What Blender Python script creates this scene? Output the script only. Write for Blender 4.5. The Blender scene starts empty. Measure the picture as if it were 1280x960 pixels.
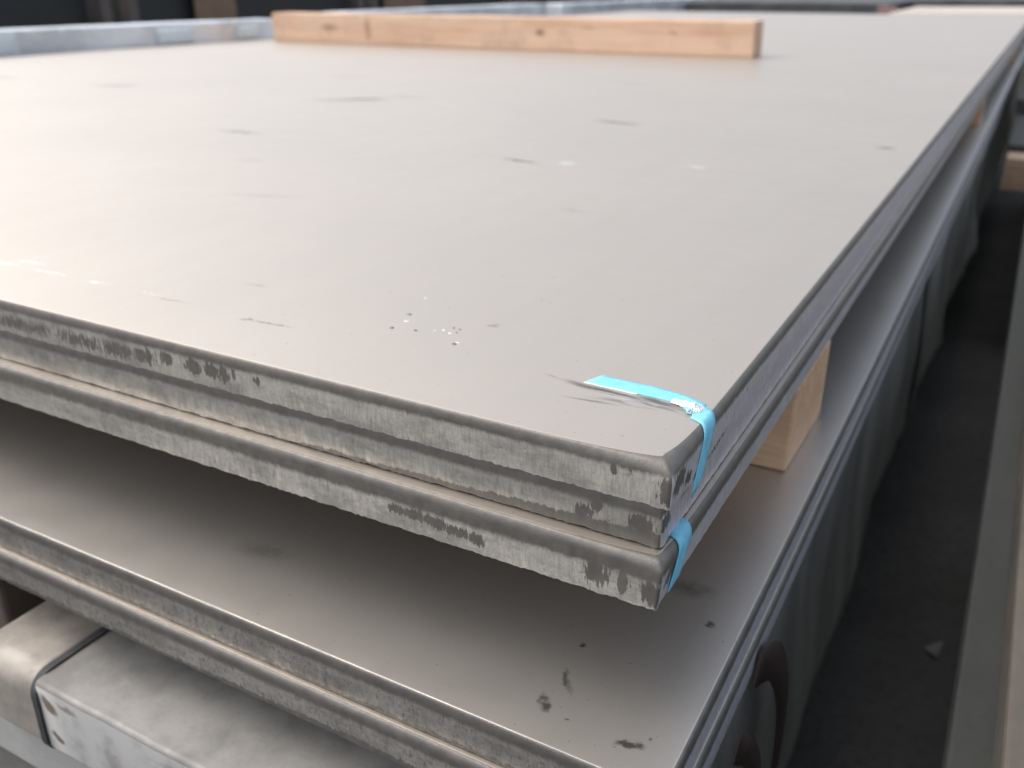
import bpy, bmesh, math, random
from mathutils import Vector, Matrix, noise

R_ = math.radians
random.seed(7)
scene = bpy.context.scene
C = scene.collection
Z0 = 0.80                      # height of the uppermost plate's top above the ground

# ------------------------------------------------------------------ camera
cam_d = bpy.data.cameras.new('camera')
cam = bpy.data.objects.new('camera', cam_d); C.objects.link(cam)
scene.camera = cam
cam_d.sensor_width = 36.0
cam_d.lens = 31.87
cam_d.clip_start = 0.01
cam_d.clip_end = 400.0
right = Vector((0.87486428, 0.4843637, -0.00207342))
up = Vector((-0.19543549, 0.35690851, 0.91346663))
back = Vector((0.4431901, -0.7987541, 0.40690836))
m = Matrix((right, up, back)).transposed().to_4x4()
m.translation = Vector((0.10740, -0.34111, 0.19645 + Z0))
cam.matrix_world = m
cam_d.dof.use_dof = True
cam_d.dof.focus_distance = 0.425
cam_d.dof.aperture_fstop = 8.8

# ------------------------------------------------------------------ light
SUN_EL, SUN_AZ = 52.0, 254.0     # compass degrees from +Y clockwise; the soft sun stands to the left
world = bpy.data.worlds.new('World'); scene.world = world
world.use_nodes = True
wt = world.node_tree; wt.nodes.clear()
sky = wt.nodes.new('ShaderNodeTexSky'); sky.sky_type = 'NISHITA'; sky.sun_disc = False
sky.sun_elevation = R_(SUN_EL); sky.sun_rotation = R_(SUN_AZ)
sky.air_density = 1.0; sky.dust_density = 4.0; sky.ozone_density = 1.0
hs = wt.nodes.new('ShaderNodeHueSaturation'); hs.inputs['Saturation'].default_value = 0.48
bg = wt.nodes.new('ShaderNodeBackground'); bg.inputs['Strength'].default_value = 0.15
wo = wt.nodes.new('ShaderNodeOutputWorld')
wt.links.new(sky.outputs[0], hs.inputs['Color']); wt.links.new(hs.outputs[0], bg.inputs['Color'])
wt.links.new(bg.outputs[0], wo.inputs['Surface'])
sd = bpy.data.lights.new('sun', 'SUN'); sd.energy = 0.9; sd.angle = R_(75); sd.color = (1.0, 0.90, 0.78)
sun = bpy.data.objects.new('sun', sd); C.objects.link(sun)
ds = Vector((math.sin(R_(SUN_AZ)) * math.cos(R_(SUN_EL)), math.cos(R_(SUN_AZ)) * math.cos(R_(SUN_EL)), math.sin(R_(SUN_EL))))
sun.rotation_euler = ds.to_track_quat('Z', 'Y').to_euler()
sun.location = (-3, -3, 5)
vs = scene.view_settings
vs.view_transform = 'Standard'; vs.look = 'None'; vs.gamma = 1.0; vs.use_curve_mapping = False
vs.exposure = 0.86
scene.cycles.max_bounces = 6; scene.cycles.diffuse_bounces = 3; scene.cycles.glossy_bounces = 3

# ------------------------------------------------------------------ helpers: nodes
class NT:
    def __init__(s, name):
        s.mat = bpy.data.materials.new(name); s.mat.use_nodes = True
        s.t = s.mat.node_tree; s.t.nodes.clear()
        s.out = s.t.nodes.new('ShaderNodeOutputMaterial')
        s.bsdf = s.t.nodes.new('ShaderNodeBsdfPrincipled')
        s.t.links.new(s.bsdf.outputs[0], s.out.inputs['Surface'])
        s.tc = s.t.nodes.new('ShaderNodeTexCoord')
        s.obj = s.tc.outputs['Object']
    def _set(s, sock, v):
        if v is None: return
        if isinstance(v, bpy.types.NodeSocket): s.t.links.new(v, sock)
        else:
            if hasattr(sock, 'default_value'):
                try: sock.default_value = v
                except Exception:
                    sock.default_value = (*v, 1.0) if len(v) == 3 else v
    def math(s, op, a, b=None, c=None, clamp=False):
        n = s.t.nodes.new('ShaderNodeMath'); n.operation = op; n.use_clamp = clamp
        for i, v in enumerate((a, b, c)): s._set(n.inputs[i], v)
        return n.outputs[0]
    def vmath(s, op, a, b=None):
        n = s.t.nodes.new('ShaderNodeVectorMath'); n.operation = op
        s._set(n.inputs[0], a); s._set(n.inputs[1], b)
        return n.outputs['Value'] if op in ('LENGTH', 'DISTANCE', 'DOT_PRODUCT') else n.outputs[0]
    def vscale(s, a, f):
        n = s.t.nodes.new('ShaderNodeVectorMath'); n.operation = 'SCALE'
        s._set(n.inputs[0], a); n.inputs['Scale'].default_value = f
        return n.outputs[0]
    def sep(s, v):
        n = s.t.nodes.new('ShaderNodeSeparateXYZ'); s._set(n.inputs[0], v); return n.outputs
    def comb(s, x=0.0, y=0.0, z=0.0):
        n = s.t.nodes.new('ShaderNodeCombineXYZ')
        for i, v in enumerate((x, y, z)): s._set(n.inputs[i], v)
        return n.outputs[0]
    def noise(s, vec, scale, detail=3.0, rough=0.55, stretch=None, col=False, dist=0.0):
        if stretch:
            mp = s.t.nodes.new('ShaderNodeMapping'); s._set(mp.inputs[0], vec); mp.inputs['Scale'].default_value = stretch
            vec = mp.outputs[0]
        n = s.t.nodes.new('ShaderNodeTexNoise'); s._set(n.inputs['Vector'], vec)
        n.inputs['Scale'].default_value = scale; n.inputs['Detail'].default_value = detail
        n.inputs['Roughness'].default_value = rough; n.inputs['Distortion'].default_value = dist
        return n.outputs['Color'] if col else n.outputs[0]
    def ramp(s, v, a, b, lo=0.0, hi=1.0):
        n = s.t.nodes.new('ShaderNodeMapRange'); n.interpolation_type = 'SMOOTHSTEP'; n.clamp = True
        for k, x in zip(('Value', 'From Min', 'From Max', 'To Min', 'To Max'), (v, a, b, lo, hi)): s._set(n.inputs[k], x)
        return n.outputs[0]
    def mix(s, f, a, b, mode='MIX'):
        n = s.t.nodes.new('ShaderNodeMix'); n.data_type = 'RGBA'; n.blend_type = mode; n.clamp_factor = True
        s._set(n.inputs[0], f)
        for sock, v in ((n.inputs[6], a), (n.inputs[7], b)):
            if isinstance(v, (tuple, list)) and len(v) == 3: v = (*v, 1.0)
            s._set(sock, v)
        return n.outputs[2]
    def mark(s, vec, cx, cy, rx, ry, rot=0.0, soft=0.5, k=1.0):
        """an elliptical stain: 1 inside, 0 outside"""
        mp = s.t.nodes.new('ShaderNodeMapping'); mp.vector_type = 'TEXTURE'
        s._set(mp.inputs[0], vec)
        mp.inputs['Location'].default_value = (cx, cy, 0); mp.inputs['Rotation'].default_value = (0, 0, rot)
        mp.inputs['Scale'].default_value = (rx, ry, 1)
        d = s.vmath('LENGTH', mp.outputs[0])
        return s.ramp(d, 1.0, 1.0 - soft, 0.0, k)
    def maxall(s, vals):
        r = vals[0]
        for v in vals[1:]: r = s.math('MAXIMUM', r, v)
        return r
    def bump(s, h, strength, dist):
        n = s.t.nodes.new('ShaderNodeBump'); n.inputs['Strength'].default_value = strength
        n.inputs['Distance'].default_value = dist; s._set(n.inputs['Height'], h)
        s.t.links.new(n.outputs[0], s.bsdf.inputs['Normal'])
    def fin(s, col=None, rough=None, metal=None, spec=None):
        for k, v in (('Base Color', col), ('Roughness', rough), ('Metallic', metal), ('Specular IOR Level', spec)):
            if v is None: continue
            if isinstance(v, (tuple, list)) and len(v) == 3: v = (*v, 1.0)
            s._set(s.bsdf.inputs[k], v)
        return s.mat

# ------------------------------------------------------------------ helpers: objects
def link(name, me, parent=None, loc=(0, 0, 0), mats=()):
    o = bpy.data.objects.new(name, me); C.objects.link(o)
    o.location = loc
    for mt in mats: me.materials.append(mt)
    if parent: o.parent = parent
    return o
def tag(o, label, cat, group=None):
    o['label'] = label; o['category'] = cat
    if group: o['group'] = group
    return o
def box_bm(bm, x0, x1, y0, y1, z0, z1, bev=0.0, seg=2, jit=0.0):
    r = bmesh.ops.create_cube(bm, size=1.0)
    vs_ = r['verts']
    for v in vs_:
        v.co = Vector(((x0 + x1) / 2 + v.co.x * (x1 - x0), (y0 + y1) / 2 + v.co.y * (y1 - y0), (z0 + z1) / 2 + v.co.z * (z1 - z0)))
        if jit: v.co += Vector((random.uniform(-jit, jit), random.uniform(-jit, jit), random.uniform(-jit, jit)))
    if bev:
        es = {e for v in vs_ for e in v.link_edges}
        bmesh.ops.bevel(bm, geom=list(es), offset=bev, segments=seg, profile=0.5, affect='EDGES')
def box(name, x0, x1, y0, y1, z0, z1, mats, parent=None, bev=0.001, seg=2, jit=0.0, loc=None, rotz=0.0):
    """box with its origin at its base centre (or at loc)"""
    cx, cy = (x0 + x1) / 2, (y0 + y1) / 2
    bm = bmesh.new(); box_bm(bm, x0 - cx, x1 - cx, y0 - cy, y1 - cy, 0, z1 - z0, bev, seg, jit)
    me = bpy.data.meshes.new(name); bm.to_mesh(me); bm.free()
    for p in me.polygons: p.use_smooth = False
    o = link(name, me, parent, (cx, cy, z0), mats if isinstance(mats, (list, tuple)) else (mats,))
    o.rotation_euler.z = rotz
    return o

# ------------------------------------------------------------------ materials: steel plates
def mat_top(name, dark=(), white=(), streaks=(), base=(0.545, 0.490, 0.425), rough=0.42):
    n = NT(name); P = n.obj
    big = n.noise(P, 3.0, 3, 0.5)
    mid = n.noise(P, 26.0, 4, 0.6)
    fine = n.noise(P, 900.0, 2, 0.6)
    roll = n.noise(P, 40.0, 3, 0.6, stretch=(1.0, 0.06, 1.0))
    c = n.mix(n.ramp(big, 0.3, 0.7), base, tuple(b * f for b, f in zip(base, (0.95, 0.955, 0.96))))
    c = n.mix(n.ramp(mid, 0.42, 0.72, 0.0, 0.14), c, tuple(b * f for b, f in zip(base, (0.88, 0.85, 0.82))))
    c = n.mix(n.ramp(roll, 0.35, 0.7, 0.0, 0.10), c, tuple(b * 0.80 for b in base))
    c = n.mix(n.ramp(fine, 0.55, 0.75, 0.0, 0.25), c, tuple(b * 0.72 for b in base))
    speck = n.ramp(n.noise(P, 260.0, 2, 0.5), 0.71, 0.76)
    c = n.mix(n.math('MULTIPLY', speck, 0.5), c, (0.16, 0.15, 0.14))
    D = n.vmath('ADD', P, n.vscale(n.vmath('SUBTRACT', n.noise(P, 90.0, 4, 0.65, col=True), (0.5, 0.5, 0.5)), 0.014))
    xy = n.comb(n.sep(D)[0], n.sep(D)[1], 0.0)
    rsum = None
    if dark:
        mk = n.maxall([n.mark(xy, a[0], a[1], a[2] * (1.4 if a[1] > .5 else 1), a[3] * (.7 if a[1] > .5 else 1), *a[4:]) for a in dark])
        brk = n.ramp(n.noise(P, 150.0, 4, 0.7), 0.27, 0.52)
        mk = n.math('MULTIPLY', mk, brk)
        c = n.mix(mk, c, (0.060, 0.057, 0.053)); rsum = mk
    if streaks:
        D2 = n.vmath('ADD', P, n.vscale(n.vmath('SUBTRACT', n.noise(P, 60.0, 3, 0.6, col=True), (0.5, 0.5, 0.5)), 0.004))
        xy2 = n.comb(n.sep(D2)[0], n.sep(D2)[1], 0.0)
        dk = [n.mark(xy2, *a[1:]) for a in streaks if a[0] == 'd']
        wt_ = [n.mark(xy2, *a[1:]) for a in streaks if a[0] == 'w']
        hair = n.noise(P, 220.0, 4, 0.7, stretch=(0.10, 1.0, 1.0))
        if dk: c = n.mix(n.math('MULTIPLY', n.maxall(dk), n.ramp(hair, 0.40, 0.56)), c, (0.10, 0.095, 0.085))
        if wt_: c = n.mix(n.math('MULTIPLY', n.maxall(wt_), n.ramp(hair, 0.50, 0.60)), c, (0.85, 0.84, 0.82))
    if white:
        mk = n.math('MULTIPLY', n.maxall([n.mark(xy, *a) for a in white]), n.ramp(n.noise(P, 320.0, 3, 0.7), 0.40, 0.58))
        c = n.mix(mk, c, (0.88, 0.87, 0.85))
    r = n.ramp(mid, 0.3, 0.7, rough - 0.015, rough + 0.02)
    n.bump(n.math('ADD', n.math('MULTIPLY', fine, 0.4), n.math('MULTIPLY', n.noise(P, 170.0, 3, 0.6), 0.6)), 0.10, 0.0005)
    return n.fin(c, r, 0.80)

def mat_edge(name, axis, t, roll=0.28, low=1.4, lowvar=0.25, blots=(), bright=(0.74, 0.72, 0.685), darkc=(0.13, 0.124, 0.116),
             cover=0.30, seed=0.0, trend=0.0, patchmin=0.45):
    """sheared plate edge: dark rolled lip, bright sheared band with vertical drag marks, dark torn band and scale stains"""
    n = NT(name); P = n.vmath('ADD', n.obj, (seed, seed * 1.7, 0.0))
    so = n.sep(n.obj); u = so[0 if axis == 'x' else 1]
    v = n.math('DIVIDE', so[2], -t)
    sq = (1.0, 1.0, 0.16) 
    drag = n.noise(P, 700.0, 3, 0.65, stretch=sq)
    rag = n.noise(P, 260.0, 4, 0.7, stretch=(1, 1, 0.3))
    slow = n.noise(P, 14.0, 2, 0.5, stretch=(1, 1, 0.05))
    b1 = n.math('ADD', n.math('MULTIPLY_ADD', rag, 0.16, roll - 0.08), n.math('MULTIPLY_ADD', slow, 0.10, -0.05))
    m1 = n.ramp(n.math('SUBTRACT', v, b1), -0.07, 0.07)
    b2 = n.math('ADD', n.math('MULTIPLY_ADD', rag, 0.30, low - 0.15), n.math('MULTIPLY_ADD', slow, lowvar * 2, -lowvar))
    if trend: b2 = n.math('MULTIPLY_ADD', u, trend, b2)
    m2 = n.ramp(n.math('SUBTRACT', v, b2), 0.03, -0.03)
    mask = n.math('MULTIPLY', m1, m2)
    gran = n.noise(P, 420.0, 5, 0.72)
    cov = n.ramp(n.math('MULTIPLY_ADD', drag, 0.5, n.math('MULTIPLY', gran, 0.5)), cover - 0.06, cover + 0.12)
    patch = n.ramp(n.noise(P, 24.0, 5, 0.72, stretch=(1, 1, 2.4)), 0.36, 0.60, patchmin, 1.0)
    mask = n.math('MULTIPLY', mask, n.math('MULTIPLY', cov, patch))
    if axis == 'x':
        old = n.ramp(n.math('MULTIPLY_ADD', n.noise(P, 60.0, 4, 0.7), 0.30, u), -0.02, -0.36, 1.0, 0.55)
        mask = n.math('MULTIPLY', mask, old)
    if blots:
        D = n.vmath('ADD', n.obj, n.vscale(n.vmath('SUBTRACT', n.noise(P, 420.0, 4, 0.75, col=True, stretch=(1.5, 1.5, 0.22)), (0.5, 0.5, 0.5)), 0.0095))
        sd_ = n.sep(D); uv = n.comb(sd_[0 if axis == 'x' else 1], sd_[2], 0.0)
        bl = n.maxall([n.mark(uv, a[0], a[1], a[2] * 1.35, a[3] * 1.35, a[4], .95, *(a[6:7])) for a in blots])
        bl = n.ramp(n.math('MULTIPLY_ADD', n.math('SUBTRACT', drag, 0.5), 1.5, n.math('MULTIPLY_ADD', n.math('SUBTRACT', rag, 0.5), 0.7, bl)), 0.30, 0.46)
        mask = n.math('MULTIPLY', mask, n.math('SUBTRACT', 1.0, bl))
    mott = n.noise(P, 120.0, 4, 0.65)
    dcol = n.mix(n.ramp(mott, 0.3, 0.75), darkc, tuple(d * f for d, f in zip(darkc, (1.35, 1.33, 1.30))))
    bcol = n.mix(n.ramp(drag, 0.35, 0.7), bright, tuple(b * f for b, f in zip(bright, (0.74, 0.73, 0.71))))
    c = n.mix(mask, dcol, bcol)
    n.bump(n.math('ADD', n.math('MULTIPLY', drag, 0.6), n.math('MULTIPLY', gran, 0.7)), 0.35, 0.0006)
    return n.fin(c, n.ramp(mask, 0, 1, 0.46, 0.44), n.ramp(mask, 0, 1, 0.45, 0.72))

def wood(name, axis, base=(0.56, 0.36, 0.20), knots=(), dark=0.72):
    n = NT(name); P = n.obj
    st = {'x': (0.05, 1, 1), 'y': (1, 0.05, 1)}[axis]
    g = n.noise(P, 130.0, 5, 0.65, stretch=st, dist=0.6)
    g2 = n.noise(P, 24.0, 3, 0.6, stretch=st)
    f = n.noise(P, 900.0, 2, 0.6, stretch=st)
    c = n.mix(n.ramp(g, 0.35, 0.68), base, tuple(b * f_ for b, f_ in zip(base, (dark + 0.12, dark, dark - 0.08))))
    c = n.mix(n.ramp(g2, 0.35, 0.7, 0, 0.6), c, tuple(b * f_ for b, f_ in zip(base, (1.18, 1.22, 1.28))))
    c = n.mix(n.ramp(f, 0.5, 0.75, 0, 0.3), c, tuple(b * 0.6 for b in base))
    if knots:
        D = n.vmath('ADD', P, n.vscale(n.vmath('SUBTRACT', n.noise(P, 40.0, 3, 0.6, col=True), (0.5, 0.5, 0.5)), 0.02))
        s_ = n.sep(D); uv = n.comb(s_[0 if axis == 'x' else 1], s_[2], 0.0)
        c = n.mix(n.maxall([n.mark(uv, *k) for k in knots]), c, (0.20, 0.10, 0.05))
    dirt = n.noise(P, 11.0, 5, 0.7)
    c = n.mix(n.ramp(dirt, 0.50, 0.72, 0, 0.45), c, tuple(b * 0.52 for b in base))
    n.bump(n.math('ADD', g, n.math('MULTIPLY', f, 0.5)), 0.6, 0.0018)
    return n.fin(c, 0.72, 0.0)

def plain(name, c1, c2, rough=0.6, metal=0.0, sc=20.0, bump=0.2, bd=0.001, stretch=None, thr=(0.35, 0.68)):
    n = NT(name); P = n.obj
    a = n.noise(P, sc, 5, 0.62, stretch=stretch)
    b = n.noise(P, sc * 14, 3, 0.6)
    c = n.mix(n.ramp(a, *thr), c1, c2)
    c = n.mix(n.ramp(b, 0.5, 0.75, 0, 0.35), c, tuple(x * 0.6 for x in c1))
    n.bump(n.math('ADD', a, n.math('MULTIPLY', b, 0.4)), bump, bd)
    return n.fin(c, n.ramp(a, 0.3, 0.7, rough - 0.06, rough + 0.08), metal)

# ------------------------------------------------------------------ plate mesh
def samples(total, dense, step, grow=1.06):
    xs = [0.0]; s = step
    while xs[-1] < total:
        if xs[-1] > dense: s *= grow
        xs.append(xs[-1] + s)
    xs[-1] = total
    return xs
def plate_mesh(name, W, L, t, seed, ri=0.0016, rd=0.006, ri_side=0.0022, corner_extra=0.0, dense_f=0.62, dense_s=0.35,
               burr=0.0005, amp=0.00022, step=0.0011, taper=0.0):
    """local frame: front right top corner at the origin, width to -X, length to +Y, thickness to -Z"""
    cr = 0.0022
    per = []                                        # (x, y, nx, ny, distance from corner, side blend 0 front..1 right)
    fs = samples(W - cr, dense_f, step)
    for d in reversed(fs): per.append((-cr - d, 0.0, 0.0, -1.0, d, 0.0))
    for k in range(1, 6):
        a = math.pi / 2 * k / 6
        per.append((-cr + cr * math.sin(a), cr - cr * math.cos(a), math.sin(a), -math.cos(a), 0.0, k / 6))
    for d in samples(L - cr, dense_s, step): per.append((0.0, cr + d, 1.0, 0.0, d, 1.0))
    NR = 7; INS = 0.013; DC = 0.06
    verts = []; faces = []; fm = []
    nrow = None
    for (x, y, nx, ny, d, sb) in per:
        ce = corner_extra * math.exp(-d / 0.022)
        i = ri * (1 - sb) + ri_side * sb + ce
        dz = rd * (0.86 + 0.28 * noise.noise(Vector((x * 30 + seed, y * 30, 1.3)))) + ce * 0.45
        row = [(-INS, 0.0), (-i - 0.001, 0.0), (-i, 0.0)]
        for k in range(1, NR):
            a = math.pi / 2 * k / (NR - 1)
            row.append((-i * (1 - math.sin(a)), -dz * (1 - math.cos(a)) ** 0.9))
        zb = -t + burr * 1.4 * noise.noise(Vector((x * 110 + seed * 3, y * 110, 4.0))) + burr * 1.2 * noise.noise(Vector((x * 420 + seed, y * 420, 9.0)))
        zt = row[-1][1]
        for k in range(1, 7):
            q = k / 7
            z = zt + (zb - zt) * q
            p = Vector((x * 260 + seed * 5, y * 260, z * 90))
            off = amp * noise.noise(p) + amp * 1.6 * noise.noise(Vector((x * 45 + seed, y * 45, z * 60))) - 0.0004 * q - taper * sb * q
            row.append((off, z))
        eb = -0.0005 - taper * sb + 0.0003 * noise.noise(Vector((x * 300, y * 300, seed)))
        row.append((eb, zb)); row.append((eb, zb))
        row.append((-INS, -t + 0.0004))
        nrow = len(row)
        kx, ky = 1 - min(-x / DC, 1), 1 - min(y / DC, 1)
        for (o, z) in row:
            if o < 0: verts.append((x + o * kx, y - o * ky, z))
            else: verts.append((x + nx * o, y + ny * o, z))
    n = len(per)
    for i in range(n - 1):
        front = per[i][5] < 0.5
        for j in range(nrow - 1):
            if j == nrow - 3: continue
            a = i * nrow + j; b = a + nrow
            faces.append((a, a + 1, b + 1, b))
            fm.append(0 if j < 2 else (1 if front else 2))
    e = 0.0015
    for zz, k, mi in ((-0.00001, 0, 0), (-t + 0.00035, 2, 0)):
        bl = len(verts)
        verts += [(-W, INS - e, zz), (-INS + e, INS - e, zz), (-INS + e, L, zz), (-W, L, zz)]
        faces.append((bl, bl + 1, bl + 2, bl + 3) if k == 0 else (bl + 3, bl + 2, bl + 1, bl)); fm.append(mi)
    bl = len(verts)
    verts += [(-W, 0.001, -.0005), (-W, 0.001, -t), (-W, L, -t), (-W, L, -.0005), (-0.001, L, -t), (-0.001, L, -.0005)]
    faces.append((bl, bl + 3, bl + 2, bl + 1)); fm.append(2)
    faces.append((bl + 3, bl + 5, bl + 4, bl + 2)); fm.append(2)
    me = bpy.data.meshes.new(name); me.from_pydata(verts, [], faces)
    for p, k in zip(me.polygons, fm):
        p.material_index = k; p.use_smooth = True
    return me
def plate(label, xr, yf, ztop, t, W, L, seed, mats, rotz=0.0, **kw):
    me = plate_mesh('steel_plate', W, L, t, seed, **kw)
    o = link('steel_plate', me, None, (xr, yf, ztop + Z0), mats)
    o.rotation_euler.z = rotz
    return tag(o, label, 'steel plate')

# ================================================================== the setting
def build_ground():
    n = NT('dusty concrete'); P = n.obj
    a = n.noise(P, 2.0, 6, 0.65); b = n.noise(P, 60.0, 4, 0.6)
    c = n.mix(n.ramp(a, 0.3, 0.7), (0.065, 0.063, 0.058), (0.11, 0.106, 0.098))
    c = n.mix(n.ramp(b, 0.45, 0.7, 0, 0.5), c, (0.045, 0.043, 0.04))
    n.bump(b, 0.4, 0.004)
    mt = n.fin(c, 0.85, 0.0)
    me = bpy.data.meshes.new('ground')
    S = 150.0
    me.from_pydata([(-S, -S, 0), (S, -S, 0), (S, S, 0), (-S, S, 0)], [], [(0, 1, 2, 3)])
    o = link('ground', me, None, (0, 0, 0), (mt,)); o['kind'] = 'structure'
build_ground()

# ================================================================== upper bundle of three plates
T = 0.0230
top_dark = [(-1.553, 0.974, .05, .022, 0.5, .8, .9), (-0.873, 0.63, .036, .013, 0.1, .8, .8), (-0.994, 0.992, .05, .016, .5, .8, .9),
            (-0.955, 1.026, .040, .022, .5, .7, 1.0), (-0.905, 1.094, .04, .02, .5, .9, .4), (-0.439, 0.969, .040, .013, -.2, .7, 1.0),
            (-0.4146, 0.6206, .028, .009, -.2, .7, .9), (-0.046, 0.921, .012, .012, 0, .7, 1.0), (-1.913, 0.974, .04, .02, .3, .8, .5),
            (-0.603, 0.994, .02, .01, 0, .9, .3), (-0.283, 0.0531, .020, .0018, 0.12, .8, .6), (-0.375, 0.0562, .022, .002, .1, .9, .35),
            (-0.3476, 0.107, .012, .003, .2, .9, .3), (-0.1586, 0.1179, .005, .003, .2, .8, .5), (-0.30, 0.0525, .009, .0015, .2, .6, .6),
            (-0.70, 0.47, .03, .006, .1, .9, .3), (-0.25, 0.42, .02, .004, -.1, .9, .3), (-1.25, 1.35, .06, .02, .2, .9, .5), (-0.62, 1.5, .05, .015, 0, .9, .4), (-0.55, 0.33, .06, .012, .3, 1.0, .15)]
top_white = [(-0.359, 0.633, .016, .012, 0, .9, 1.0), (-0.216, 0.682, .016, .009, 0, .9, .8), (-0.561, 0.0564, .025, .0045, .03, .8, .6),
             (-0.506, 0.0578, .028, .0028, .03, .8, .6), (-0.452, 0.058, .016, .0018, .03, .8, .8), (-0.54, 0.068, .02, .003, .05, .9, .6),
             (-0.40, 0.0586, .02, .0012, .02, .9, .4)]
top_streak = [('d', -0.050, 0.0585, .052, .0042, -.13, .7, .9), ('d', -0.040, 0.0520, .030, .0030, .10, .8, .7), ('d', -0.060, 0.0455, .022, .0016, .1, .9, .6),
              ('d', -0.028, 0.0600, .022, .0040, -.2, .7, .8), ('w', -0.036, 0.0560, .032, .0030, -.04, .8, .8), ('w', -0.020, 0.0585, .014, .0016, .2, .7, 1.0),
              ('w', -0.088, 0.0650, .009, .0013, -.1, .8, .6), ('d', -0.088, 0.0640, .014, .0012, -.2, .8, .6)]
p1_blots = [(-0.3205, -.0112, .0075, .0052, 0, .45), (-0.2985, -.0125, .0085, .0062, 0, .45), (-0.283, -.0120, .0080, .0062, 0, .45),
            (-0.273, -.0125, .0045, .0066, 0, .45), (-0.2655, -.0105, .0024, .0045, 0, .5), (-0.2478, -.0108, .0034, .0032, 0, .5), (-.34, -.0140, .018, .0070, 0, .9, .7),
            (-.365, -.0145, .024, .0075, 0, .9, .62), (-.40, -.015, .040, .0075, 0, .9, .58), (-.46, -.0145, .050, .0075, 0, .9, .55),
            (-0.0286, -.0080, .0016, .0046, 0, .4), (-0.0204, -.0074, .0013, .0044, 0, .4), (-0.0025, -.0135, .0056, .0090, 0, .35), (-.022, -.004, .009, .003, 0, .6)]
P1 = plate('uppermost steel plate of the pile, pale grey top scuffed, blue tape near its corner', 0.0, 0.0, 0.0, T, 2.46, 6.05, 1.0,
           (mat_top('pickled steel top', top_dark, top_white, top_streak), 
            mat_edge('sheared front edge a', 'x', T, roll=0.30, low=1.10, lowvar=0.05, blots=p1_blots, cover=0.34),
            mat_edge('sheared side edge a', 'y', T, roll=0.27, low=1.2, blots=[(.010, -.012, .010, .007, .3, .5), (.024, -.017, .006, .004, 0, .5), (.07, -.0205, .02, .0012, .1, .5), (.12, -.0105, .0015, .0015, 0, .4)], cover=0.20, patchmin=.9, bright=(.84, .84, .90), seed=3.0)),  # lilac skylight is painted into the bright tone of all side edges
           corner_extra=0.0052, ri_side=0.0030, rd=0.0064)
p2_blots = [(-.040, -.0145, .006, .006, 0, .5), (-.010, -.013, .008, .007, 0, .5), (-.033, -.0085, .004, .004, 0, .5)]
P2 = plate('middle steel plate of the upper bundle, squeezed beneath the taped plate', -0.0040, 0.0026, -0.0234, T, 2.45, 6.04, 2.0,
           (mat_top('pickled steel top b'), mat_edge('sheared front edge b', 'x', T, roll=0.30, low=0.66, lowvar=0.16, blots=p2_blots, cover=0.34, bright=(.54, .53, .51), seed=1.3, trend=-1.4),
            mat_edge('sheared side edge b', 'y', T, roll=0.22, low=1.3, cover=0.20, patchmin=.9, bright=(.84, .84, .90), seed=4.1,
                     blots=[(.004, -.010, .008, .006, .2, .5), (.03, -.004, .03, .003, 0, .6)])), rd=0.0058, rotz=.0007)
p3_blots = [(-.151, -.0155, .008, .0040, -.2, .4), (-.139, -.0160, .009, .0042, 0, .4), (-.126, -.0165, .010, .0046, 0, .4), (-.113, -.0178, .010, .0044, 0, .4), (-.1005, -.0185, .006, .004, 0, .4),
            (-.0335, -.0160, .0078, .0088, .15, .35), (-.0200, -.0172, .0036, .0092, 0, .35), (-.0055, -.0185, .0062, .0078, 0, .35)]
XP3, YP3, ZP3, TP3 = .0010, -.0066, -.0474, .0272
z3 = Z0 + ZP3
P3 = plate('lowest steel plate of the upper bundle, its bright rim jutting out over the gap', XP3, YP3, ZP3, TP3, 2.46, 6.05, 3.0,
           (mat_top('pickled steel top c'), mat_edge('sheared front edge c', 'x', TP3, roll=0.42, low=1.35, lowvar=0.1, blots=p3_blots, cover=0.36, seed=2.2),
            mat_edge('sheared side edge c', 'y', TP3, roll=0.30, low=1.3, cover=.20, patchmin=.9, bright=(.84, .84, .90), seed=5.3,
                     blots=[(.020, -.009, .014, .006, .15, .45), (.012, -.014, .006, .007, 0, .5)])), rd=0.0062, corner_extra=0.0028, ri=.0026, taper=.0025, rotz=-.0006)

# small blistered flakes on the uppermost plate; their shadow and highlight are painted as colours
def flake(x, y, r, h, seed, mt):
    bm = bmesh.new()
    nseg = 9
    ring = []
    c = bm.verts.new((0, 0, h))
    for k in range(nseg):
        a = 2 * math.pi * k / nseg
        rr = r * (0.75 + 0.5 * noise.noise(Vector((math.cos(a) * 1.5 + seed, math.sin(a) * 1.5, seed))))
        ring.append((bm.verts.new((rr * 1.5 * math.cos(a), rr * math.sin(a), 0.0001)), bm.verts.new((rr * .9 * math.cos(a), rr * .6 * math.sin(a), h * .8))))
    for k in range(nseg):
        a, b = ring[k], ring[(k + 1) % nseg]
        bm.faces.new((a[0], b[0], b[1], a[1])); bm.faces.new((a[1], b[1], c))
    me = bpy.data.meshes.new('flake'); bm.to_mesh(me); bm.free()
    me.transform(Matrix.Scale(.85, 4)); o_ = link('flake', me, P1, (x, y, 0.0), (mt,)); o_.rotation_euler.z = seed; return o_
m_flk = plain('flake shadow tone', (.10, .095, .088), (.2, .19, .18), .5, .3, 300)
m_flw = plain('flake highlight tone', (.72, .70, .67), (.55, .54, .52), .5, .1, 300)
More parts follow.
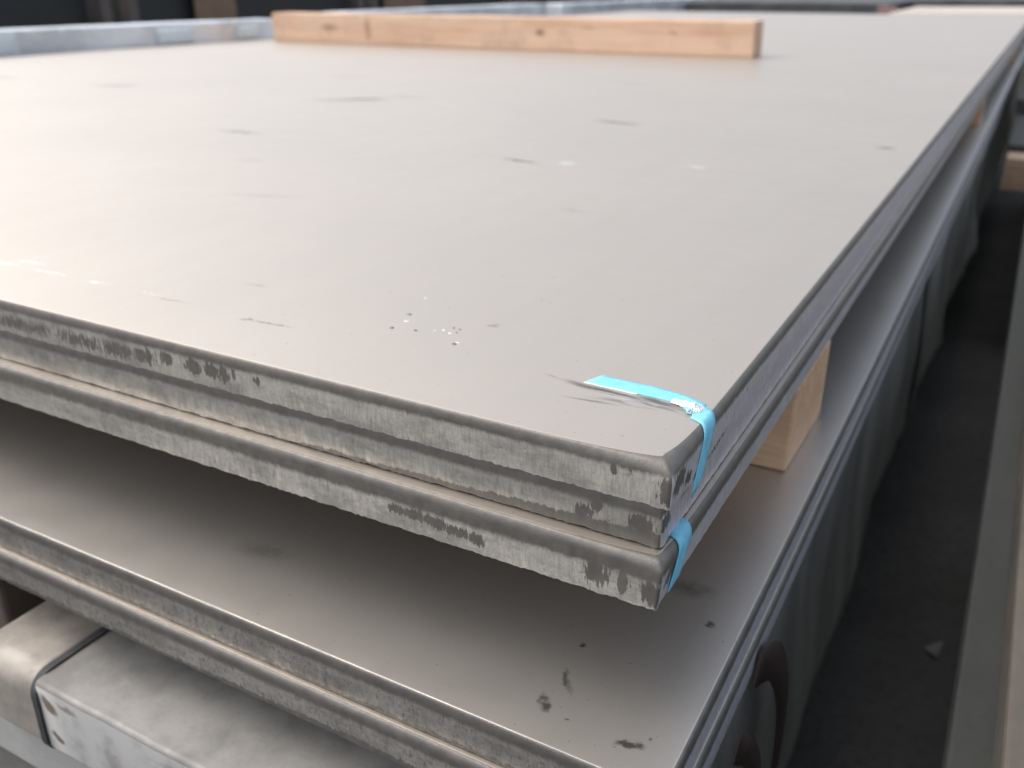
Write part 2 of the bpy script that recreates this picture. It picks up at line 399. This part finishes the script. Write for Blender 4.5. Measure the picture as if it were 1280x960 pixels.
for i, (x, y, r, h, k) in enumerate([(-.213, .0834, .0018, .0007, 0), (-.2178, .1092, .0018, .0007, 0), (-.2118, .0975, .0022, .0004, 1), (-.1979, .0868, .0013, .0006, 0), (-.2267, .1409, .0014, .0004, 1),
                                     (-.1646, .0790, .0019, .0008, 0), (-.1640, .0812, .0016, .0005, 1), (-.1824, .0953, .0015, .0004, 1), (-.1795, .1016, .0011, .0006, 0), (-.176, .0925, .0017, .0005, 1), (-.1745, .1012, .0010, .0006, 0),
                                     (-.187, .092, .0010, .0004, 1), (-.1735, .0955, .0009, .0005, 0)]):
    flake(x, y, r, h, i * 3.1, m_flw if k else m_flk)

# ================================================================== blue tape
def mat_tape(name, c):
    n = NT(name); P = n.obj
    a = n.noise(P, 160.0, 4, 0.6); f = n.noise(P, 1400.0, 2, 0.6)
    col = n.mix(n.ramp(a, 0.35, 0.7), c, tuple(min(1, x * 1.15 + .02) for x in c))
    col = n.mix(n.ramp(f, 0.55, 0.75, 0, .3), col, tuple(x * .8 for x in c))
    n.bump(n.math('ADD', a, f), 0.25, 0.0004)
    return n.fin(col, 0.6, 0.0)
m_tape = mat_tape('blue tape', (0.17, 0.50, 0.68))
m_white = plain('torn white film', (.86, .88, .87), (.60, .74, .76), .4, 0.0, 400, .5, .0006)
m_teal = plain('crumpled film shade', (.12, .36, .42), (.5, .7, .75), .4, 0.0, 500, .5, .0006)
def ribbon(name, stations, mt, parent, origin, th=0.00025, nseg=5, wob=0.00025, seed=0.0):
    """stations: list of (edge a, edge b, outward normal); a thin closed strip"""
    verts, faces = [], []
    O = Vector(origin)
    for i, (a, b, nn) in enumerate(stations):
        a, b, nn = Vector(a), Vector(b), Vector(nn).normalized()
        for k in range(nseg + 1):
            p = a.lerp(b, k / nseg)
            w = wob * (noise.noise(p * 120 + Vector((seed, 0, 0))) + .6)
            verts.append(p + nn * (w + th) - O)
        for k in range(nseg + 1):
            p = a.lerp(b, k / nseg)
            verts.append(p - nn * 0.00005 - O)
    m_ = 2 * (nseg + 1)
    for i in range(len(stations) - 1):
        s, e = i * m_, (i + 1) * m_
        for k in range(nseg):
            faces.append((s + k, s + k + 1, e + k + 1, e + k))
            faces.append((s + nseg + 1 + k, e + nseg + 1 + k, e + nseg + 2 + k, s + nseg + 2 + k))
        faces.append((s, e, e + nseg + 1, s + nseg + 1)); faces.append((s + nseg, s + 2 * nseg + 1, e + 2 * nseg + 1, e + nseg))
    L_ = (len(stations) - 1) * m_
    faces.append([k for k in range(nseg, -1, -1)] + [nseg + 1 + k for k in range(nseg + 1)])
    faces.append([L_ + k for k in range(nseg + 1)] + [L_ + nseg + 1 + k for k in range(nseg, -1, -1)])
    me = bpy.data.meshes.new(name); me.from_pydata([tuple(v) for v in verts], [], faces)
    bm = bmesh.new(); bm.from_mesh(me); bmesh.ops.recalc_face_normals(bm, faces=bm.faces); bm.to_mesh(me); bm.free()
    for p in me.polygons: p.use_smooth = len(p.vertices) == 4
    return link(name, me, parent, origin if parent is None else (0, 0, 0), (mt,))
def lerp_stations(keys, n=6):
    out = []
    for (a0, b0, n0), (a1, b1, n1) in zip(keys, keys[1:]):
        for k in range(n):
            f = k / n
            out.append((Vector(a0).lerp(Vector(a1), f), Vector(b0).lerp(Vector(b1), f), Vector(n0).lerp(Vector(n1), f)))
    out.append(tuple(Vector(v) for v in keys[-1]))
    return out
zt = Z0
tape1 = bpy.data.objects.new('blue_tape', None); C.objects.link(tape1); tape1.location = (-.04, .066, zt)
tag(tape1, 'blue tape strip across the uppermost plate, folded down over its side, with torn white film', 'tape')
U_, S_ = (0, 0, 1), (1, 0, 0)
ribbon('flat_strip', lerp_stations([((-.0735, .0655, zt), (-.0690, .0775, zt), U_), ((-.040, .0645, zt), (-.037, .0772, zt), U_), ((-.021, .0640, zt), (-.020, .0742, zt), U_),
        ((-.0085, .0525, zt), (-.0078, .0690, zt), U_)], 8), m_tape, tape1, (-.04, .066, zt), seed=1.0)
def edge_stations(x_out, z_top, i, dz, yf, yb, z_end, n=8, lift=.0003, start=.006, taper=0.0):
    """stations that follow a plate's rolled side edge; yf(z), yb(z) give the strip's two edges"""
    st = []
    for x in (-i - start, -i - start * .5): st.append((x, 0.0, (0, 0, 1)))
    for k in range(n + 1):
        a = math.pi / 2 * k / n
        st.append((-i * (1 - math.sin(a)), -dz * (1 - math.cos(a)) ** .9, (math.sin(a), 0, math.cos(a))))
    for k in range(1, 9): st.append((-taper * k / 8, -dz + (z_end + dz) * k / 8, (1, 0, 0)))
    out = []
    for (x, z, nn) in st:
        p = -x - z if False else (start + i + x) + (-z)      # distance run along the edge
        out.append(((x_out + x + nn[0] * lift, yf(p), z_top + z + nn[2] * lift), (x_out + x + nn[0] * lift, yb(p), z_top + z + nn[2] * lift), nn))
    return out
st1 = edge_stations(0.0, zt, .0036, .0056, lambda p: .0500 - .55 * p - .00, lambda p: .0672 - .62 * p - max(0, p - .036) * 1.6, -.0305)
ribbon('folded_strip', st1, m_tape, tape1, (-.04, .066, zt), seed=4.0)
ribbon('torn_edge', lerp_stations([((-.0740, .0646, zt), (-.0728, .0660, zt), U_), ((-.058, .0642, zt), (-.058, .0652, zt), U_), ((-.043, .0636, zt), (-.043, .0650, zt), U_)], 10), m_white, tape1, (-.04, .066, zt), th=.0001, seed=2.0)
def crumple(name, cx, cy, cz, rx, ry, h, seed, mt, parent, origin, n=15):
    verts, faces = [], []
    for i in range(n):
        for j in range(n):
            u, v = i / (n - 1) * 2 - 1, j / (n - 1) * 2 - 1
            rr = math.hypot(u, v)
            edge = 0.75 + .35 * noise.noise(Vector((u * 2 + seed, v * 2, seed)))
            k = min(1, edge / max(rr, .01)) if rr > edge else 1
            uu, vv = u * k, v * k
            z = h * abs(noise.noise(Vector((u * 2.6 + seed, v * 2.6, 2.0)))) * 2.2 + h * .5 * noise.noise(Vector((u * 7 + seed, v * 7, 5)))
            fall = max(0, 1 - (rr / edge) ** 2) if rr < edge else 0
            verts.append((cx + uu * rx - origin[0], cy + vv * ry - origin[1], cz + .0003 + max(0, z) * (0.25 + .75 * fall) - origin[2]))
    for i in range(n - 1):
        for j in range(n - 1):
            faces.append((i * n + j, (i + 1) * n + j, (i + 1) * n + j + 1, i * n + j + 1))
    me = bpy.data.meshes.new(name); me.from_pydata(verts, [], faces)
    return link(name, me, parent, (0, 0, 0), (mt,))
crumple('torn_film', -.0185, .0640, zt, .0085, .0042, .0022, 3.0, m_white, tape1, (-.04, .066, zt))
crumple('torn_film', -.0105, .0600, zt, .0050, .0062, .0034, 8.0, m_white, tape1, (-.04, .066, zt))
crumple('torn_film', -.0118, .0560, zt, .0030, .0028, .0020, 5.0, m_teal, tape1, (-.04, .066, zt))

ribbon('blue_tape', edge_stations(XP3, z3, .0036, .0052, lambda p: .0170 - .30 * p, lambda p: .0350 - .34 * p, -.0258, start=.0035, taper=.0022), m_tape, None, (XP3, .02, z3), seed=7.0)
tag(bpy.data.objects['blue_tape.001'], 'short blue tape folded over the jutting lower plate near its corner', 'tape')

# ================================================================== wood blocks
def timber(name, x0, x1, y0, y1, z0, z1, mt, label, bev=.002, rotz=0.0, warp=0.0, group=None):
    bm = bmesh.new()
    cx, cy = (x0 + x1) / 2, (y0 + y1) / 2
    box_bm(bm, x0 - cx, x1 - cx, y0 - cy, y1 - cy, 0, z1 - z0, 0)
    long = 'x' if (x1 - x0) > (y1 - y0) else 'y'
    es = [e for e in bm.edges if abs((e.verts[0].co - e.verts[1].co).normalized()[0 if long == 'x' else 1]) > .9]
    bmesh.ops.subdivide_edges(bm, edges=es, cuts=22)
    bmesh.ops.bevel(bm, geom=[e for e in bm.edges if e.calc_face_angle(0) > .8], offset=bev, segments=2, profile=.5, affect='EDGES')
    for v in bm.verts:
        p = v.co * 9 + Vector((x0 * 7, y0 * 3, 1))
        top = v.co.z > (z1 - z0) * .5
        v.co += Vector((noise.noise(p), noise.noise(p + Vector((9, 0, 0))), (noise.noise(p + Vector((0, 9, 0))) if top else 0))) * .0024
        if warp: v.co.z += warp * (v.co.x / (x1 - x0) * 2) ** 2 * (1 if top else .0)
    me = bpy.data.meshes.new(name); bm.to_mesh(me); bm.free()
    o = link(name, me, None, (cx, cy, z0 + Z0), (mt,)); o.rotation_euler.z = rotz
    return tag(o, label, 'wood block', group)
ZL = -0.1450                     # top of the lower bundle
timber('wood_block', -1.90, -0.0015, 0.283, 0.398, ZL + .0003, -.0752, wood('pine spacer', 'x', (.62, .425, .27)), 'pale wood spacer block showing between the two bundles near the taped corner')
timber('wood_block', -2.292, -0.590, 2.262, 2.352, 0.0004, 0.094, wood('pine timber', 'x', (.60, .42, .30), knots=[(.20, .052, .022, .014, 0, .9), (-.60, .05, .05, .018, 0, .9, .7), (-.44, .05, .02, .06, 0, .9, .6), (.2, .045, .03, .006, 0, .9, .5), (.62, .06, .03, .006, 0, .9, .5), (.36, .07, .03, .006, 0, .9, .4)]),
       'long pale wood beam lying across the top of the uppermost plate', bev=.003, rotz=0.012)
timber('wood_block', -1.90, -0.004, 2.30, 2.39, ZL + .0003, -.0752, wood('pine spacer far', 'x', (.56, .36, .22)), 'small far wood spacer end peeping out between the bundles')
timber('wood_block', -1.90, -0.004, 4.40, 4.49, ZL + .0003, -.0752, wood('pine spacer farthest', 'x', (.56, .36, .22)), 'farthest wood spacer between the bundles, by the plate end')

# ================================================================== lower bundle
low_dark = [(-.0755, .0255, .010, .0045, -1.1, .7, .8), (-.072, .047, .012, .003, -.95, .8, .7), (-.076, .076, .0035, .0025, 0, .6, .8), (-.0265, .0215, .0085, .0045, .3, .6, .85), (-.042, .155, .022, .012, .2, 1.0, .5),
            (-.019, .130, .004, .004, 0, .6, .8), (-.30, .060, .03, .012, .2, 1.0, .3), (-.018, .030, .002, .0015, 0, .6, .8), (-.060, .022, .002, .0012, 0, .6, .8)]
TL = 0.0250
LX, LY = 0.0220, -0.0440
PA = plate('dark shaded steel plate on top of the lower bundle, under the wood spacer', LX, LY, ZL, TL, 2.47, 6.08, 11.0,
           (mat_top('pickled steel top d', low_dark, base=(.56, .535, .50), rough=.36), mat_edge('sheared front edge d', 'x', TL, roll=0.30, low=0.9, lowvar=.15, cover=.42, bright=(.46, .45, .435), darkc=(.11, .105, .10), seed=6.1),
            mat_edge('sheared side edge d', 'y', TL, roll=0.30, low=1.3, cover=.20, patchmin=.9, bright=(.84, .84, .90), seed=7.7)), rd=.006, dense_f=.66)  # side edge carries the same painted skylight tint
PB = plate('second steel plate of the lower bundle, with a bright front rim', LX + .0025, LY - .0050, ZL - TL - .0006, TL, 2.47, 6.08, 12.0,
           (mat_top('pickled steel top e'), mat_edge('sheared front edge e', 'x', TL, roll=0.34, low=.85, lowvar=.2, cover=.42, bright=(.50, .49, .47), darkc=(.11, .105, .10), seed=8.1),
            mat_edge('sheared side edge e', 'y', TL, roll=0.26, low=1.3, cover=.20, patchmin=.9, bright=(.84, .84, .90), seed=9.7)), rd=.006, ri=.003, dense_f=.66, rotz=.0008)

# ================================================================== supports under the lower bundle, front left
ZS = -0.1965
m_grey = plain('weathered grey paint', (.27, .262, .248), (.16, .157, .15), .55, .1, 18, .2, .001)
m_tan = plain('worn tan grey paint', (.33, .30, .262), (.20, .182, .16), .55, .1, 26, .2, .001)
def mat_white():
    n = NT('chalky white paint'); P = n.obj
    a_ = n.noise(P, 30.0, 5, .62); D = n.vmath('ADD', P, n.vscale(n.vmath('SUBTRACT', n.noise(P, 120.0, 4, .7, col=True), (.5, .5, .5)), .012))
    s_ = n.sep(D); uv = n.comb(s_[0], s_[2], 0.0)
    c = n.mix(n.ramp(a_, .45, .75), (.46, .46, .455), (.27, .26, .245))
    c = n.mix(n.maxall([n.mark(uv, -.148, .043, .012, .005, -.8, .5), n.mark(uv, -.146, .015, .010, .0035, -.5, .5), n.mark(uv, -.128, .048, .014, .004, -.1, .7, .7), n.mark(uv, -.06, .018, .004, .003, 0, .5), n.mark(uv, .02, .046, .09, .003, 0, .9, .8)]), c, (.13, .105, .085))
    n.bump(a_, .25, .001)
    return n.fin(c, .55, 0.0)
m_wht = mat_white()
m_seam = plain('black seam shade', (.025, .026, .028), (.05, .055, .06), .7, 0, 60, .4, .001)  # near-black colour for the painted shade in the seam
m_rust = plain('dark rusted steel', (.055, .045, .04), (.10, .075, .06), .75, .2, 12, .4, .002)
def bar_profile(name, x0, x1, yf, yb, zt_, zb, rt, rb, mats, parent=None, front_mat=None, seg=8, wob=.0008):
    """a bar running along Y whose front end is rounded at the top and bottom"""
    prof = [(yb, zt_)]
    for k in range(seg + 1):
        a = math.pi / 2 * k / seg
        prof.append((yf + rt - rt * math.sin(a), zt_ - rt + rt * math.cos(a)))
    for k in range(seg + 1):
        a = math.pi / 2 * k / seg
        prof.append((yf + rb - rb * math.cos(a), zb + rb - rb * math.sin(a)))
    prof.append((yb, zb))
    nx = 14
    verts, faces, fm = [], [], []
    cx = (x0 + x1) / 2
    for i in range(nx + 1):
        x = x0 + (x1 - x0) * i / nx
        for (y, z) in prof:
            w = wob * noise.noise(Vector((x * 22, y * 22, z * 22)))
            verts.append((x - cx, y + w - yf, z + w * .6 - zb))
    n = len(prof)
    for i in range(nx):
        for j in range(n - 1):
            a = i * n + j
            faces.append((a, a + 1, a + n + 1, a + n)); fm.append(1 if (front_mat and seg - 1 < j <= seg + 2) else 0)
        faces.append((i * n + n - 1, i * n, (i + 1) * n, (i + 1) * n + n - 1)); fm.append(0)
    faces.append(list(range(n))); fm.append(0)
    faces.append(list(range(nx * n + n - 1, nx * n - 1, -1))); fm.append(0)
    me = bpy.data.meshes.new(name); me.from_pydata(verts, [], faces)
    for p, k in zip(me.polygons, fm): p.material_index = k; p.use_smooth = len(p.vertices) == 4
    bm = bmesh.new(); bm.from_mesh(me); bmesh.ops.recalc_face_normals(bm, faces=bm.faces); bm.to_mesh(me); bm.free()
    return link(name, me, parent, (cx, yf, zb + Z0), mats)
o = bar_profile('support_bar', -0.4782, -0.4128, -0.0803, 1.6, -0.2358, -0.2968, .018, .006, (m_tan,))
tag(o, 'narrow tan grey beam with rounded end under the lower bundle, left of the dark seam', 'support beam')
slab = bpy.data.objects.new('support_slab', None); C.objects.link(slab); slab.location = (-.25, -.08, -0.2946 + Z0)
tag(slab, 'pale grey slab with white painted front face under the lower bundle', 'support slab')
def child_fix(ob, par):
    ob.location = ob.location - par.location; ob.parent = par
b1 = bar_profile('body', -0.4067, -.09, -0.0808, 1.6, -0.2358, -0.2946, .004, .003, (m_grey, m_wht), front_mat=True); child_fix(b1, slab)
b2 = bar_profile('seam_shade', -0.4128, -0.4067, -0.0825, 1.6, -0.2344, -0.3001, .016, .012, (m_seam,)); child_fix(b2, slab)  # added dark strip standing for the shade between beam and slab
o = box('cross_bar', -1.0, -.24, -0.0715, .03, -0.3496 + Z0, -0.3042 + Z0, plain('pale galvanised steel', (.50, .50, .49), (.40, .40, .39), .5, .3, 14), bev=.004)
tag(o, 'pale grey cross beam lying beneath the tan grey beam', 'support beam')
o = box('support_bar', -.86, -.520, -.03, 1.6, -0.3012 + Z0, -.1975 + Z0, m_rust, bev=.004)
tag(o, 'dark rusty beam in shade at the left under the lower bundle', 'support beam')
# feet that carry the pile
m_conc = plain('old concrete block', (.20, .19, .175), (.13, .125, .115), .9, 0, 14, .5, .004)
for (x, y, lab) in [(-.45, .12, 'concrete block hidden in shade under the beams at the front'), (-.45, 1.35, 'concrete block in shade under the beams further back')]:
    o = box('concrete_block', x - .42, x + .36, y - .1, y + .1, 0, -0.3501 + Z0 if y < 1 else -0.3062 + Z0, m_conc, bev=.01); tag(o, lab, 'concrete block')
for y in (2.6, 4.2, 5.7):
    o = box('concrete_block', -1.9, -.12, y - .1, y + .1, 0, ZL - 2 * TL - .0018 + Z0, m_conc, bev=.01)
    tag(o, {2.6: 'concrete sleeper under the middle of the pile', 4.2: 'concrete sleeper under the far half of the pile', 5.7: 'concrete sleeper under the far end of the pile'}[y], 'concrete block')

# ================================================================== right: hanging wrapper sheets, strap, neighbouring pile
m_sheet = plain('dull greenish wrapper steel', (.20, .208, .188), (.34, .35, .318), .45, .35, 7, .25, .004, stretch=(1, 1, .25))
def sheet(label, y0, y1, x, zt_, zb, seed, flare):
    ny, nz = 40, 14
    verts, faces = [], []
    for side in (0, 1):
        for i in range(ny + 1):
            for j in range(nz + 1):
                y = y0 + (y1 - y0) * i / ny; q = j / nz
                z = zt_ + (zb - zt_) * q + (.012 * noise.noise(Vector((y * 5, seed, 0))) * q)
                xx = x + flare * q * q + .013 * noise.noise(Vector((y * 5 + seed, q * 1.5, 0))) * (0.15 + q) + .004 * noise.noise(Vector((y * 16 + seed, q * 2, 3))) * q - side * .0012
                verts.append((xx - x, y - y0, z - zb))
    N = (ny + 1) * (nz + 1)
    for i in range(ny):
        for j in range(nz):
            a = i * (nz + 1) + j
            faces.append((a, a + 1, a + nz + 2, a + nz + 1)); faces.append((N + a, N + a + nz + 1, N + a + nz + 2, N + a + 1))
    for i in range(ny):
        a = i * (nz + 1); b = a + nz
        faces.append((a, a + nz + 1, N + a + nz + 1, N + a)); faces.append((b, N + b, N + b + nz + 1, b + nz + 1))
    for j in range(nz):
        a = j; b = ny * (nz + 1) + j
        faces.append((a, N + a, N + a + 1, a + 1)); faces.append((b, b + 1, N + b + 1, N + b))
    me = bpy.data.meshes.new('wrapper_sheet'); me.from_pydata(verts, [], faces)
    for p in me.polygons: p.use_smooth = True
    return tag(link('wrapper_sheet', me, None, (x, y0, zb + Z0), (m_sheet,)), label, 'wrapper sheet')
sheet('dark greenish wrapper sheet hanging below the lower bundle nearest the front', -.03, 1.10, .017, ZL - 2 * TL - .001, -.46, 1.0, .012)
sheet('dark greenish wrapper sheet hanging below the lower bundle, second from the front', 1.13, 2.3, .021, ZL - 2 * TL - .001, -.44, 5.0, .018)
sheet('dark greenish wrapper sheet hanging below the lower bundle at the far end', 2.34, 5.6, .018, ZL - 2 * TL - .001, -.42, 9.0, .02)
# curved strap against the sheet
def strap(label, pts, w, mt, normal=(1, 0, 0), th=.0015):
    P_ = [Vector(p) for p in pts]
    fine = []
    for i in range(len(P_) - 1):
        p0 = P_[max(0, i - 1)]; p1 = P_[i]; p2 = P_[i + 1]; p3 = P_[min(len(P_) - 1, i + 2)]
        for k in range(8):
            t_ = k / 8
            fine.append(.5 * ((2 * p1) + (p2 - p0) * t_ + (2 * p0 - 5 * p1 + 4 * p2 - p3) * t_ ** 2 + (3 * p1 - p0 - 3 * p2 + p3) * t_ ** 3))
    fine.append(P_[-1])
    N_ = Vector(normal); st = []
    for i, p in enumerate(fine):
        d = (fine[min(i + 1, len(fine) - 1)] - fine[max(i - 1, 0)]).normalized()
        s_ = d.cross(N_).normalized() * w / 2
        st.append((p - s_, p + s_, N_))
    o_ = ribbon('steel_strap', st, mt, None, tuple(P_[-1]), th=th, nseg=2, wob=0)
    return tag(o_, label, 'strap')
m_strap = plain('rusty brown strap', (.030, .019, .017), (.05, .03, .025), .6, .2, 40)
strap('rust brown steel strap curling down the wrapper sheet beside the lower bundle', [(.026, .115, -.190 + Z0), (.030, .150, -.210 + Z0), (.034, .172, -.250 + Z0), (.036, .178, -.300 + Z0), (.036, .165, -.36 + Z0), (.035, .14, -.42 + Z0)], .026, m_strap)
strap('short dark strap end curling at the bottom by the wrapper sheet', [(.030, .060, -.205 + Z0), (.034, .085, -.23 + Z0), (.037, .10, -.27 + Z0), (.037, .09, -.33 + Z0)], .018, m_strap)

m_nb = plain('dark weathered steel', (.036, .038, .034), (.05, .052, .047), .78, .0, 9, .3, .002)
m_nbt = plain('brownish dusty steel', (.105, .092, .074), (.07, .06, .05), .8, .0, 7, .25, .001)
def nplate(label, x0, x1, y0, y1, z0, z1, mt, rot=0.0):
    return tag(box('steel_plate', x0, x1, y0, y1, z0 + Z0, z1 + Z0, mt, bev=.003, rotz=rot), label, 'steel plate')
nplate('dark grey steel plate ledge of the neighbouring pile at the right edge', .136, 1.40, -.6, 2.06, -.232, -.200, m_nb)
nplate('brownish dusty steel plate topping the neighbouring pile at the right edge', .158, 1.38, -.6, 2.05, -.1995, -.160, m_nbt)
for y in (-.3, 1.2):
    o = box('concrete_block', .22, 1.3, y - .1, y + .1, 0, -.2325 + Z0, m_conc, bev=.01)
    tag(o, 'concrete sleeper under the front of the neighbouring pile' if y < 0 else 'concrete sleeper under the back of the neighbouring pile', 'concrete block')
def scrap(name, label, cat, pts, z, mt):
    bm = bmesh.new()
    cx = sum(p[0] for p in pts) / len(pts); cy = sum(p[1] for p in pts) / len(pts)
    top = [bm.verts.new((p[0] - cx, p[1] - cy, .012 * random.random() + .004)) for p in pts]
    bot = [bm.verts.new((v.co.x, v.co.y, v.co.z - .002)) for v in top]
    bm.faces.new(top); bm.faces.new(bot[::-1])
    for k in range(len(top)): bm.faces.new((top[k - 1], bot[k - 1], bot[k], top[k]))
    me = bpy.data.meshes.new(name); bm.to_mesh(me); bm.free()
    return tag(link(name, me, None, (cx, cy, z), (mt,)), label, cat)
scrap('paper_scrap', 'pale three-cornered scrap lying in the dark gap at right', 'scrap', [(.124, 1.00), (.146, .988), (.150, 1.03)], .002, plain('pale scrap', (.20, .195, .185), (.15, .145, .14), .8))
# cross timbers and stacks behind the neighbouring pile
m_tw = wood('old timber', 'x', (.34, .24, .16))
timber('wood_block', .075, 1.3, 2.10, 2.19, -.26, -.185, m_tw, 'old brownish timber lying across the far end of the dark gap at right')
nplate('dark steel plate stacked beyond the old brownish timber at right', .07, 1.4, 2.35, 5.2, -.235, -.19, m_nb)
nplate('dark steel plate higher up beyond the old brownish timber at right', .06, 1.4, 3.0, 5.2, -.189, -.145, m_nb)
timber('wood_block', .045, 1.2, 4.0, 4.12, -.1445, -.065, wood('brown timber', 'x', (.42, .27, .17)), 'brown timber on the far dark plates at the right edge')
for y in (2.6, 4.6):
    o = box('concrete_block', .2, 1.3, y - .1, y + .1, 0, -.2355 + Z0, m_conc, bev=.01)
    tag(o, 'concrete sleeper under the far dark plates' if y < 3 else 'concrete sleeper under the end of the far dark plates', 'concrete block')

# ================================================================== far background, left: silvery wrapped bundles and dark racks
def mat_foil(name, base=(.80, .84, .88)):
    n = NT(name); P = n.obj
    a = n.noise(P, 14.0, 5, .65, dist=1.2); b = n.noise(P, 5.0, 3, .5)
    c = n.mix(n.ramp(b, .35, .65), base, tuple(x * .72 for x in base))
    c = n.mix(n.ramp(a, .55, .7, 0, .7), c, (.86, .90, .92))
    n.bump(a, .3, .01)
    return n.fin(c, .38, .55)
m_foil = mat_foil('silvery film')
m_foil2 = plain('bright white film', (.85, .90, .92), (.70, .78, .82), .3, .2, 20, .6, .01)
def wrapped(label, x0, x1, y0, y1, z0, z1, rot=0.0):
    bm = bmesh.new(); cx, cy = (x0 + x1) / 2, (y0 + y1) / 2
    box_bm(bm, x0 - cx, x1 - cx, y0 - cy, y1 - cy, 0, z1 - z0, .006, 2)
    bmesh.ops.subdivide_edges(bm, edges=[e for e in bm.edges if e.calc_length() > .3], cuts=30, use_grid_fill=True)
    for v in bm.verts:
        p = Vector((v.co.x * 3 + x0, v.co.y * 6 + y0, v.co.z * 6))
        v.co += Vector((noise.noise(p * 2), noise.noise(p * 2 + Vector((5, 0, 0))), noise.noise(p * 2 + Vector((0, 7, 0))) * .6 if v.co.z > .02 else 0)) * .003
    me = bpy.data.meshes.new('wrapped_bundle'); bm.to_mesh(me); bm.free()
    o_ = link('wrapped_bundle', me, None, (cx, cy, z0 + Z0), (m_foil,)); o_.rotation_euler.z = rot
    return tag(o_, label, 'wrapped bundle')
wb1 = wrapped('silvery film wrapped bundle behind the plate at the far left', -2.68, -2.56, .2, 2.44, -.10, .066, -.12)
wrapped('silvery film wrapped bundle half hidden behind the long wood beam', -2.90, -2.75, 3.3, 5.2, -.12, .060, -.05)
wrapped('silvery film wrapped bundle furthest away, past the right half of the wood beam', -2.80, -2.65, 5.4, 8.4, -.12, .055, -.03)
for (y0, y1, za, zb) in ((.00, .13, .095, .168), (.60, .74, .100, .150), (.93, 1.02, .105, .150)):
    f = box('film_patch', .056, .070, y0, y1, za, zb, m_foil2, bev=.006, seg=3, jit=.006); f.parent = wb1
m_dk = plain('dark shaded steel', (.022, .024, .026), (.035, .037, .04), .6, .2, 3, .2, .004)
m_post = plain('grey rack post', (.10, .085, .08), (.14, .12, .11), .6, .1, 8)
m_brn = plain('brown board', (.22, .14, .10), (.16, .10, .07), .8, 0, 6)
for i, (y0, y1) in enumerate([(-1.2, 2.9), (3.0, 4.9), (5.0, 6.9), (7.0, 9.4)]):
    rk = bpy.data.objects.new('storage_rack', None); C.objects.link(rk); rk.location = (-4.4, (y0 + y1) / 2, 0)
    tag(rk, ['dark loaded storage rack behind the far left wrapped bundle', 'dark storage rack above the left half of the wood beam', 'dark storage rack above the right half of the wood beam', 'dark storage rack furthest along the back'][i], 'rack')
    p = rk.location
    def sub(nm, x0, x1, ya, yb, za, zb, mt):
        o_ = box(nm, x0, x1, ya, yb, za, zb, mt, bev=.004); child_fix(o_, rk)
    sub('dark_load', -4.9, -4.0, y0 + .08, y1 - .08, .62, 1.16, m_dk)
    sub('shelf', -4.95, -3.95, y0, y1, .55, .60, m_post)
    for yy in (y0 + .03, y1 - .03):
        sub('post', -3.98, -3.92, yy - .03, yy + .03, 0, 1.22, m_post); sub('post', -4.98, -4.92, yy - .03, yy + .03, 0, 1.22, m_post)
    if i in (1, 2): sub('brown_board', -3.95, -3.935, y0 + (.45 if i == 1 else .15), y0 + (.75 if i == 1 else .65), .66, 1.12, m_brn)

# far end
m_pale = plain('pale tan sheet', (.50, .46, .40), (.42, .38, .33), .6, .1, 3, .2, .004)
o = box('tan_sheet', -.80, .9, 6.25, 7.6, -.06 + Z0, .012 + Z0, m_pale, bev=.01, jit=.012); tag(o, 'pale tan covered stack just past the far end of the plates', 'covered stack')
for (x0, x1, y0, y1, h, lab) in [(-2.6, -1.0, 7.6, 9.5, .03, 'dark stack past the far end of the plate, left of the tan covered stack'), (-.9, 1.8, 8.2, 10.0, .05, 'dark stack behind the pale tan covered stack')]:
    o = box('dark_stack', x0, x1, y0, y1, 0, h + Z0, plain('grey dark stack', (.09, .095, .095), (.05, .052, .055), .6, .2, 4), bev=.01); tag(o, lab, 'stack')
o = box('red_box', -.98, -.86, 6.9, 7.05, -.05 + Z0, .02 + Z0, plain('faded red', (.26, .15, .14), (.22, .13, .12), .6), bev=.006); tag(o, 'small faded red box at the far end of the plate', 'box')
o = box('pallet_base', -1.02, 1.0, 6.3, 7.55, 0, -.0605 + Z0, m_conc, bev=.01); tag(o, 'dull base block under the pale tan covered stack', 'base block')
for (x, y, l, lab) in [(-2.62, 1.3, 1.1, 'low dark base under the far left wrapped bundle'), (-2.83, 4.25, .9, 'low dark base under the half hidden wrapped bundle'), (-2.73, 6.9, 1.3, 'low dark base under the furthest wrapped bundle')]:
    o = box('base_block', x - .06, x + .06, y - l, y + l, 0, (-.1005 if x > -2.7 else -.1205) + Z0, m_conc, bev=.01); tag(o, lab, 'base block')
